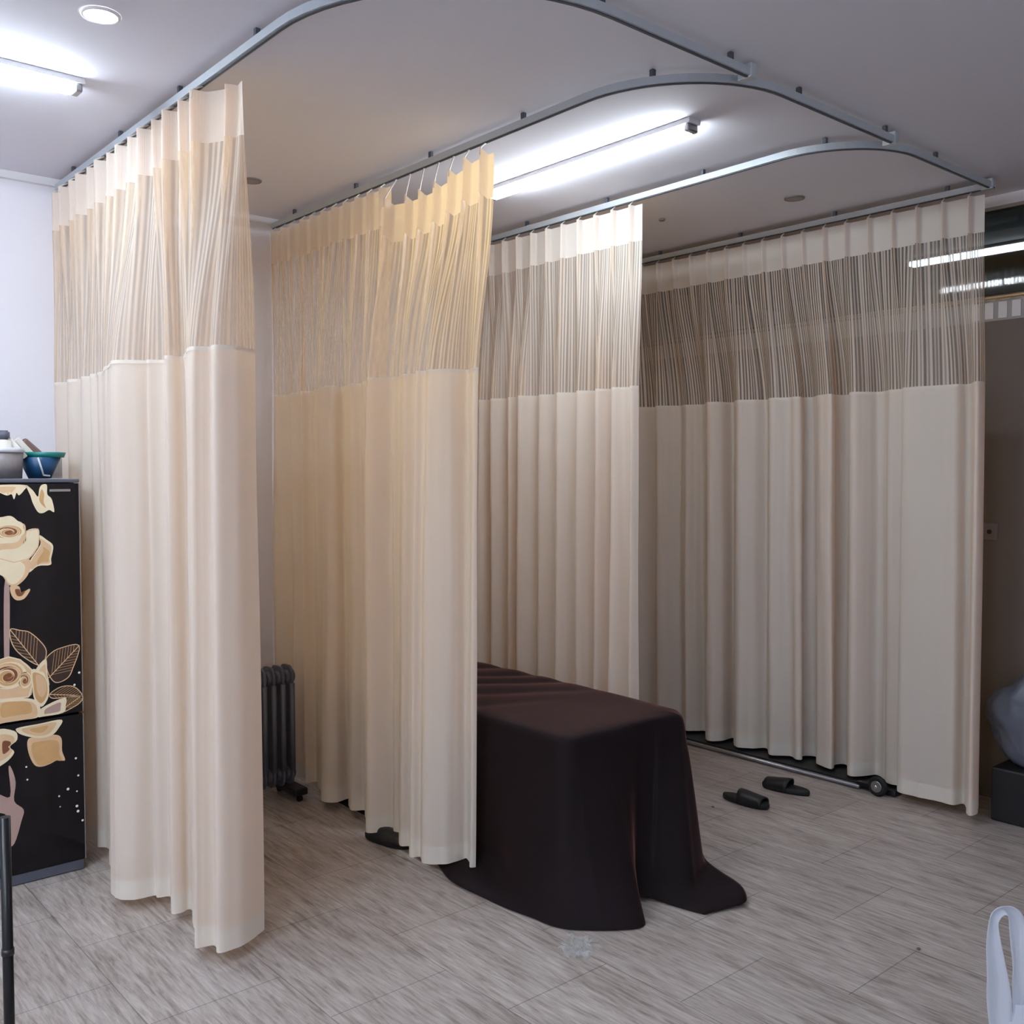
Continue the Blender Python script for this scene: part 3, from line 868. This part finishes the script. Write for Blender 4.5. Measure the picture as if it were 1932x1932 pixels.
D = {
'petal_r': [(1.133, 1.341), (1.178, 1.412), (1.174, 1.451), (1.203, 1.431), (1.228, 1.404), (1.219, 1.351), (1.216, 1.325), (1.167, 1.323), (1.132, 1.299)],
'cup': [(0.982, 1.36), (1.025, 1.398), (1.072, 1.396), (1.133, 1.356), (1.137, 1.314), (1.117, 1.274), (1.079, 1.245), (1.05, 1.258), (1.032, 1.29), (0.995, 1.313)],
'band': [(0.974, 1.396), (1.025, 1.398), (1.115, 1.42), (1.126, 1.471), (1.17, 1.478), (1.174, 1.443), (1.168, 1.402), (1.133, 1.356), (1.076, 1.344), (1.024, 1.362), (0.987, 1.359)],
'dome': [(0.99, 1.512), (1.037, 1.531), (1.07, 1.533), (1.098, 1.509), (1.122, 1.492), (1.116, 1.435), (1.096, 1.405), (1.053, 1.399), (0.997, 1.41)],
'whorl': [(1.008, 1.484), (1.045, 1.49), (1.088, 1.496), (1.114, 1.485), (1.111, 1.456), (1.082, 1.445), (1.044, 1.444), (1.007, 1.453)],
'whorl2': [(1.026, 1.475), (1.055, 1.482), (1.088, 1.483), (1.097, 1.467), (1.068, 1.456), (1.035, 1.459)],
'sepal': [(1.06, 1.247), (1.093, 1.244), (1.102, 1.217), (1.131, 1.231), (1.133, 1.22), (1.111, 1.191), (1.082, 1.188), (1.064, 1.21)],
'stem': [(1.037, 1.243), (1.057, 1.242), (1.048, 0.9), (1.032, 0.902)],
'topleaf': [(1.016, 1.66), (1.125, 1.66), (1.119, 1.638), (1.1, 1.618), (1.091, 1.628), (1.081, 1.602), (1.072, 1.623), (1.053, 1.618), (1.016, 1.639)],
'lily': [(1.127, 1.66), (1.153, 1.638), (1.172, 1.611), (1.178, 1.643), (1.188, 1.66), (1.208, 1.66), (1.209, 1.621), (1.226, 1.6), (1.235, 1.547), (1.215, 1.555), (1.191, 1.543), (1.171, 1.548), (1.152, 1.585), (1.143, 1.617)],
'lilyc': [(1.187, 1.642), (1.197, 1.621), (1.194, 1.59), (1.203, 1.563), (1.182, 1.585), (1.177, 1.606)],
'leaf1': [(1.056, 1.069), (1.093, 1.062), (1.131, 1.049), (1.175, 1.002), (1.193, 0.964), (1.184, 0.923), (1.162, 0.908), (1.097, 0.958), (1.063, 1.009)],
'leaf2': [(1.325, 0.973), (1.247, 0.97), (1.207, 0.95), (1.19, 0.923), (1.2, 0.867), (1.228, 0.827), (1.274, 0.839), (1.297, 0.878)],
'leaf3': [(1.204, 0.782), (1.25, 0.806), (1.302, 0.798), (1.332, 0.756), (1.278, 0.759), (1.215, 0.762)],
'leaf4': [(1.261, 0.755), (1.332, 0.756), (1.324, 0.727), (1.277, 0.704), (1.254, 0.702)],
'rose2': [(0.974, 0.921), (1.016, 0.95), (1.048, 0.958), (1.091, 0.941), (1.134, 0.894), (1.135, 0.828), (1.121, 0.782), (1.013, 0.787), (0.971, 0.805)],
'rose2r': [(1.134, 0.894), (1.178, 0.876), (1.199, 0.831), (1.198, 0.771), (1.17, 0.733), (1.143, 0.767), (1.135, 0.828)],
'rose2s': [(1.15, 0.892), (1.19, 0.932), (1.195, 0.874), (1.202, 0.818), (1.178, 0.876)],
'rose2c': [(0.981, 0.78), (1.083, 0.782), (1.143, 0.767), (1.164, 0.734), (1.158, 0.693), (1.092, 0.69), (1.032, 0.69), (0.979, 0.693)],
'rose2b': [(1.17, 0.727), (1.261, 0.758), (1.266, 0.724), (1.254, 0.694), (1.174, 0.691), (1.158, 0.693)],
'rose2i': [(1.005, 0.94), (1.048, 0.94), (1.08, 0.907), (1.068, 0.849), (1.035, 0.848), (1.004, 0.87)],
'rose2j': [(1.085, 0.888), (1.123, 0.883), (1.125, 0.841), (1.094, 0.822), (1.078, 0.848)],
'low1': [(1.091, 0.661), (1.157, 0.663), (1.248, 0.666), (1.235, 0.631), (1.207, 0.606), (1.156, 0.603), (1.091, 0.629), (1.069, 0.654)],
'low2': [(1.115, 0.604), (1.151, 0.61), (1.218, 0.607), (1.246, 0.587), (1.248, 0.532), (1.259, 0.49), (1.227, 0.496), (1.199, 0.486), (1.165, 0.481), (1.137, 0.495), (1.116, 0.55)],
'low3': [(0.989, 0.659), (1.064, 0.649), (1.074, 0.611), (1.046, 0.587), (1.062, 0.56), (1.029, 0.525), (0.987, 0.522)],
'low4': [(1.039, 0.499), (1.05, 0.497), (1.065, 0.435), (1.058, 0.359), (1.093, 0.315), (1.084, 0.27), (1.055, 0.181), (1.028, 0.188), (1.03, 0.3), (0.988, 0.333), (0.99, 0.403), (1.043, 0.38)],
'dots': [(1.322, 0.857), (1.302, 0.807), (1.302, 0.491), (1.311, 0.415), (1.106, 0.492), (1.109, 0.438), (1.268, 0.365), (1.304, 0.348), (1.232, 0.342), (1.235, 0.296), (1.303, 0.284), (1.307, 0.261), (1.325, 0.217)],
}
def leafprint(bm, pts, base, tip, d):
    sp = catmull(list(pts[-1:]) + list(pts) + list(pts[:2]), 4)[4:-4]
    flat(bm, pts, d, LF)
    line(bm, sp, 0.0035, d + 0.0002, TA)
    line(bm, [base, tip], 0.0032, d + 0.0002, TA)
    ax_ = Vector((tip[0] - base[0], tip[1] - base[1]))
    for k in range(1, 9):
        p = Vector(base) + ax_ * (k / 10)
        for sgn in (1, -1):
            a = math.atan2(ax_.y, ax_.x) + sgn * radians(38)
            dr = Vector((cos(a), sin(a))); best = None
            for u_, v_ in zip(sp, sp[1:]):
                e = Vector(v_) - Vector(u_); den = dr.x * e.y - dr.y * e.x
                if abs(den) < 1e-9: continue
                r_ = Vector(u_) - p
                tt = (r_.x * e.y - r_.y * e.x) / den; ss = (r_.x * dr.y - r_.y * dr.x) / den
                if tt > 0.004 and 0 <= ss <= 1 and (best is None or tt < best): best = tt
            if best: line(bm, [tuple(p), tuple(p + dr * best * 0.95)], 0.0014, d + 0.0002, GO)
def heart(bm, cx, cz, r, d, squash=0.75):
    for k in range(7):
        rr = r * (1 - k / 7.6); a = 0.6 + k * 2.1
        ox, oz = cx + cos(a) * r * 0.10, cz + sin(a) * r * 0.10 * squash
        circ = lambda q_, px, pz: [(px + q_ * cos(2 * pi * m / 22), pz + q_ * squash * sin(2 * pi * m / 22)) for m in range(22)]
        flat(bm, circ(rr, ox, oz), d + k * 0.00016, (CR, TA, CR, TA, CR, TA, GO)[k], False)
        flat(bm, circ(rr * 0.90, ox + cos(a + 2.4) * rr * 0.10, oz + sin(a + 2.4) * rr * 0.10 * squash), d + k * 0.00016 + 0.00008, (GO, BR, GO, BR, GO, BR, BR)[k], False)
t = thing('fridge', ((FX0 + FX1) / 2, FY + 0.3, 0), 'tall black fridge with gold rose print, standing left of the curtains', 'fridge')
q = B(); box(q, FX0 + 0.004, FX1 - 0.004, FY + 0.045, FY + 0.55, 0.05, 1.668, 0.006); obj('body', q, M['fridge_side'], t)
q = B(); box(q, FX0 + 0.01, FX1 - 0.006, FY + 0.006, FY + 0.53, 0.003, 0.046, 0.003); obj('plinth', q, M['kick'], t)
q = B(); box(q, FX0, FX1, FY + 0.0, FY + 0.55, 1.669, 1.684, 0.004); obj('top_panel', q, M['kick'], t)
# upper door
q = B(); box(q, FX0, FX1 - 0.004, FY, FY + 0.043, 0.688, 1.666, 0.002)
d = 0.0006
flat(q, D['stem'], d, RG)
leafprint(q, D['leaf1'], (1.162, 0.908), (1.056, 1.069), d)
leafprint(q, D['leaf2'], (1.20, 0.85), (1.325, 0.973), d + 0.0004)
leafprint(q, D['leaf3'], (1.204, 0.78), (1.332, 0.757), d + 0.0004)
leafprint(q, D['leaf4'], (1.254, 0.71), (1.332, 0.756), d + 0.0004)
flat(q, D['topleaf'], d, CR); flat(q, D['lily'], d, CR); flat(q, D['lilyc'], d + 0.0003, GO)
flat(q, shrink(D['topleaf'], 0.6, -0.02, 0.004), d + 0.0003, TA)
flat(q, D['petal_r'], d, CR); flat(q, shrink(D['petal_r'], 0.84), d + 0.0003, TA); flat(q, shrink(D['petal_r'], 0.5, 0.008, -0.008), d + 0.0005, GO)
flat(q, D['cup'], d + 0.0004, TA); flat(q, shrink(D['cup'], 0.72, 0.0, -0.012), d + 0.0006, CR)
flat(q, D['band'], d + 0.0008, CR); line(q, D['band'] + [D['band'][0]], 0.004, d + 0.0009, TA)
flat(q, D['dome'], d + 0.0010, TA); flat(q, shrink(D['dome'], 0.82, 0, 0.012), d + 0.0012, CR)
heart(q, 1.058, 1.468, 0.056, d + 0.0014, 0.52)
flat(q, D['sepal'], d + 0.0002, TA); flat(q, shrink(D['sepal'], 0.5), d + 0.0004, BR)
flat(q, D['rose2b'], d + 0.0008, CR); flat(q, shrink(D['rose2b'], 0.6), d + 0.001, RG)
flat(q, D['rose2r'], d + 0.001, CR); flat(q, shrink(D['rose2r'], 0.82), d + 0.0012, GO); flat(q, shrink(D['rose2r'], 0.6, 0.004, 0.008), d + 0.0014, TA)
flat(q, D['rose2s'], d + 0.0016, CR); flat(q, shrink(D['rose2s'], 0.6), d + 0.0018, TA)
flat(q, D['rose2'], d + 0.0018, TA); line(q, D['rose2'], 0.005, d + 0.0019, CR)
heart(q, 1.043, 0.878, 0.066, d + 0.002, 0.85); heart(q, 1.106, 0.852, 0.026, d + 0.002, 1.3)
flat(q, D['rose2c'], d + 0.0022, CR); flat(q, shrink(D['rose2c'], 0.86, 0, -0.004), d + 0.0024, TA); flat(q, shrink(D['rose2c'], 0.62, 0, 0.008), d + 0.0026, GO)
for p in D['dots'][:2]:
    flat(q, [(p[0] + 0.005 * cos(2 * pi * k / 8), p[1] + 0.005 * sin(2 * pi * k / 8)) for k in range(8)], d + 0.003, PE, False)
du = obj('door', q, pm, t)
q = B(); box(q, 1.217, 1.300, FY - 0.007, FY - 0.0005, 1.631, 1.642, 0.002); obj('handle', q, M['steel'], du)
q = B(); box(q, FX1 - 0.004, FX1, FY - 0.001, FY + 0.043, 0.688, 1.666); obj('edge_trim', q, M['steel'], du)
# lower door
q = B(); box(q, FX0, FX1 - 0.004, FY, FY + 0.043, 0.05, 0.678, 0.002)
flat(q, D['low4'], d, RG); flat(q, D['low3'], d + 0.0002, CR); flat(q, shrink(D['low3'], 0.7), d + 0.0004, TA); flat(q, shrink(D['low3'], 0.35), d + 0.0006, BR)
flat(q, D['low2'], d + 0.0004, TA); flat(q, shrink(D['low2'], 0.8, 0, -0.008), d + 0.0006, GO)
flat(q, D['low1'], d + 0.0008, CR); flat(q, shrink(D['low1'], 0.75), d + 0.001, TA); flat(q, shrink(D['low1'], 0.4), d + 0.0012, GO)
for i, p in enumerate(D['dots'][2:]):
    r = (0.005, 0.0045, 0.004, 0.004, 0.006, 0.0035, 0.004, 0.003, 0.006, 0.006, 0.005)[i]
    flat(q, [(p[0] + r * cos(2 * pi * k / 8), p[1] + r * sin(2 * pi * k / 8)) for k in range(8)], d + 0.003, PE, False)
dl = obj('door', q, pm, t)
q = B(); box(q, FX1 - 0.004, FX1, FY - 0.001, FY + 0.043, 0.05, 0.678); obj('edge_trim', q, M['steel'], dl)

# ------------------------------------------------------------------ things on the fridge
ZF = 1.685
t = thing('storage_basket', (1.262, 4.62, ZF), 'teal and blue plastic basket on top of the black floral fridge', 'basket')
def frustum(bm, cx, cy, z0, z1, ax0, ay0, ax1, ay1, n=32, inner=0.006, cap=True):
    def ring(ax, ay, z): return [bm.verts.new((cx + ax * cos(2 * pi * k / n), cy + ay * sin(2 * pi * k / n), z)) for k in range(n)]
    R = [ring(ax0, ay0, z0), ring(ax1, ay1, z1), ring(ax1 - inner, ay1 - inner, z1), ring(ax0 - inner, ay0 - inner, z0 + inner)]
    for A, C in zip(R, R[1:]):
        for k in range(n): bm.faces.new((A[k], A[(k + 1) % n], C[(k + 1) % n], C[k])).smooth = True
    if cap: bm.faces.new(R[0][::-1]); bm.faces.new(R[-1])
q = B(); frustum(q, 1.245, 4.62, ZF + 0.001, 1.778, 0.045, 0.045, 0.086, 0.09); obj('bowl', q, M['navy'], t)
q = B(); frustum(q, 1.262, 4.62, 1.778, 1.800, 0.082, 0.088, 0.090, 0.096); obj('rim', q, M['teal'], t)
q = B(); tube(q, [(1.215, 4.53, 1.775), (1.235, 4.545, 1.72), (1.245, 4.566, 1.70), (1.272, 4.566, 1.697)], 0.004, 8); obj('handle_strut', q, M['white_plastic'], t)
t = thing('wire_strainer', (1.10, 4.62, ZF), 'grey mesh strainer with a white rim beside the teal basket', 'strainer')
q = B(); frustum(q, 1.075, 4.56, ZF + 0.001, 1.795, 0.082, 0.075, 0.088, 0.08); obj('bowl', q, M['wire'], t)
q = B(); frustum(q, 1.075, 4.56, 1.796, 1.816, 0.090, 0.083, 0.092, 0.085); obj('rim', q, M['white_plastic'], t)
q = B(); cyl(q, (1.098, 4.56, 1.835), 0.026, 0.10, seg=20, bev=0.004); o = obj('spray_can', q, M['paper'])
t = thing('bottle', (1.085, 4.56, 1.70), 'pale bottle with a grey cap standing in the wire strainer', 'bottle')
bpy.data.objects.remove(o)
q = B(); cyl(q, (1.085, 4.56, 1.775), 0.034, 0.15, seg=20, bev=0.006); obj('bottle_body', q, M['paper'], t)
q = B(); cyl(q, (1.085, 4.56, 1.870), 0.028, 0.038, seg=20, bev=0.006); obj('cap', q, M['cap'], t)
def slab(name, c, size, rot, m, label, cat):
    q = B(); box(q, -size[0] / 2, size[0] / 2, -size[1] / 2, size[1] / 2, -size[2] / 2, size[2] / 2, min(size) * 0.3)
    bmesh.ops.transform(q, matrix=Matrix.Translation(c) @ Matrix.Rotation(rot[1], 4, 'Y') @ Matrix.Rotation(rot[0], 4, 'X'), verts=q.verts)
    o = obj(name, q, m); setp(o, label, cat)
slab('paper_packet', (1.142, 4.56, 1.815), (0.10, 0.012, 0.022), (0, 0.9), M['paper'], 'small white paper packet leaning left of the brown one', 'packet')
slab('spoon_handle', (1.164, 4.59, 1.80), (0.13, 0.008, 0.010), (0, 0.95), M['black'], 'thin dark stick leaning between the white packets', 'stick')
slab('paper_packet', (1.185, 4.60, 1.815), (0.11, 0.012, 0.026), (0, 0.85), M['paper'], 'white paper packet leaning against the brown packet', 'packet')
slab('brown_packet', (1.212, 4.62, 1.815), (0.10, 0.03, 0.04), (0, 0.75), M['brown'], 'brown packet sticking out of the teal basket', 'packet')
q = B(); frustum(q, 1.352, 4.74, ZF + 0.001, 1.80, 0.055, 0.055, 0.056, 0.056, 4)
bmesh.ops.rotate(q, verts=q.verts, cent=(1.352, 4.74, 1.7), matrix=Matrix.Rotation(pi / 4, 3, 'Z'))
bmesh.ops.translate(q, verts=q.verts, vec=(-0.02, 0.03, 0))
setp(obj('clear_box', q, M['clear_box']), 'clear plastic box behind the teal basket on the fridge', 'box')

# ------------------------------------------------------------------ black post at the left edge
t = thing('display_stand', (0.555, 2.38, 0), 'thin black metal post standing at the far left edge', 'stand')
q = B(); cyl(q, (0.555, 2.38, 0.48), 0.0115, 0.92, seg=16); obj('post', q, M['black_metal'], t)
q = B(); cyl(q, (0.555, 2.38, 0.635), 0.0135, 0.02, seg=16, bev=0.003); obj('collar', q, M['black'], t)
q = B(); cyl(q, (0.555, 2.38, 0.01), 0.11, 0.018, seg=32, bev=0.005); obj('foot', q, M['black_metal'], t)

# ------------------------------------------------------------------ right side: outlet, grey bag, white bag
t = thing('wall_outlet', (XW, 2.268, 1.40), 'white wall outlet on the taupe wall right of the curtain', 'outlet')
q = B(); box(q, XW - 0.010, XW - 0.0005, 2.228, 2.308, 1.355, 1.445, 0.003); obj('plate', q, M['wall_dark'] if False else M['ring_grey'], t)
q = B(); cyl(q, (XW - 0.0105, 2.268, 1.398), 0.012, 0.003, 'X', 16); obj('socket', q, M['black'], t)

q = B(); box(q, 4.90, 5.20, 1.55, 2.10, 0.001, 0.265, 0.01)
setp(obj('low_box', q, M['black']), 'dark low box by the taupe wall under the grey bag', 'box')
def grey_bag():
    q = B(); bmesh.ops.create_icosphere(q, subdivisions=5, radius=1)
    for v in q.verts:
        p = v.co.copy()
        n1 = noise.noise(p * 1.6 + Vector((3, 1, 2))); n2 = abs(noise.noise(p * 4.2)); n3 = abs(noise.noise(p * 9))
        ax2 = math.atan2(p.y, p.z + 0.9)
        n4 = abs(noise.noise(Vector((ax2 * 5.0, p.x * 2.0, 3.0))))
        k = 1 + 0.20 * n1 - 0.04 * n2 - 0.015 * n3 - 0.24 * n4 * (0.35 + 0.65 * max(0, p.z))
        x, y_, z = p.x * 0.135 * k, p.y * 0.27 * k, p.z * 0.225 * k
        z = max(z, -0.20)
        if p.z > 0.8: z += (p.z - 0.8) * 0.35
        v.co = (5.065 + x, 1.93 + y_, 0.467 + z)
    o = obj('plastic_bag', q, M['grey_film'], smooth=True)
    setp(o, 'bulging bluish grey plastic bag on a dark box by the taupe wall', 'bag')
grey_bag()

def white_bag():
    cx, cy = 2.72, 1.04
    ax = Vector((0.76, -0.65, 0)).normalized()     # across the bag mouth
    nz = Vector((0.65, 0.76, 0)).normalized()
    t = thing('shopping_bag', (cx, cy, 0), 'white plastic carrier bag with loop handles at the lower right corner', 'bag')
    q = B(); n = 40; rows = []
    for r in range(17):
        f = r / 16; z = 0.002 + 0.30 * f
        wd = 0.155 * (1 - 0.35 * f ** 2) ; th = 0.085 * (1 - 0.75 * f)
        row = []
        for k in range(n):
            a = 2 * pi * k / n
            g = 1 + 0.10 * noise.noise(Vector((cos(a) * 2, sin(a) * 2, z * 7)))
            c = math.copysign(abs(cos(a)) ** 0.7, cos(a)); s_ = math.copysign(abs(sin(a)) ** 0.8, sin(a))
            p = Vector((cx, cy, 0)) + ax * (wd * c * g + 0.03) + nz * (th * s_ * g)
            row.append(q.verts.new((p.x, p.y, z)))
        rows.append(row)
    for A, C in zip(rows, rows[1:]):
        for k in range(n): q.faces.new((A[k], A[(k + 1) % n], C[(k + 1) % n], C[k])).smooth = True
    q.faces.new(rows[0][::-1])
    obj('bag_body', q, M['bag_film'], t)
    def handle(off, outer, inner, du=0.0):
        q = B()
        O = catmull(outer, 8); I = catmull(inner, 8); secs = []
        for i, (o_, n_) in enumerate(zip(O, I)):
            row = []
            for j in range(8):
                e = j / 7
                u = o_[0] + (n_[0] - o_[0]) * e + du; z = o_[1] + (n_[1] - o_[1]) * e
                dep = off + 0.012 * cos((e - 0.5) * 5) + 0.007 * noise.noise(Vector((i * 0.12, e * 3, off * 50)))
                p = Vector((2.646, 1.10, 0)) + ax * u + nz * dep
                row.append(q.verts.new((p.x, p.y, z)))
            secs.append(row)
        for A, C in zip(secs, secs[1:]):
            for j in range(7): q.faces.new((A[j], A[j + 1], C[j + 1], C[j])).smooth = True
        o = obj('handle', q, M['bag_film'], t)
        md = o.modifiers.new('thick', 'SOLIDIFY'); md.thickness = 0.0015
    OUT = [(-.034, .235), (-.043, .33), (-.046, .42), (-.044, .50), (-.034, .548), (-.010, .566), (.02, .565), (.045, .545), (.06, .50), (.065, .42), (.07, .33), (.08, .235)]
    INN = [(.025, .235), (.018, .325), (.000, .42), (-.010, .47), (-.016, .515), (-.008, .538), (.006, .545), (.012, .52), (.016, .46), (.024, .41), (.024, .345), (.032, .235)]
    handle(-0.01, OUT, INN)
    handle(0.05, OUT, INN, 0.135)
white_bag()
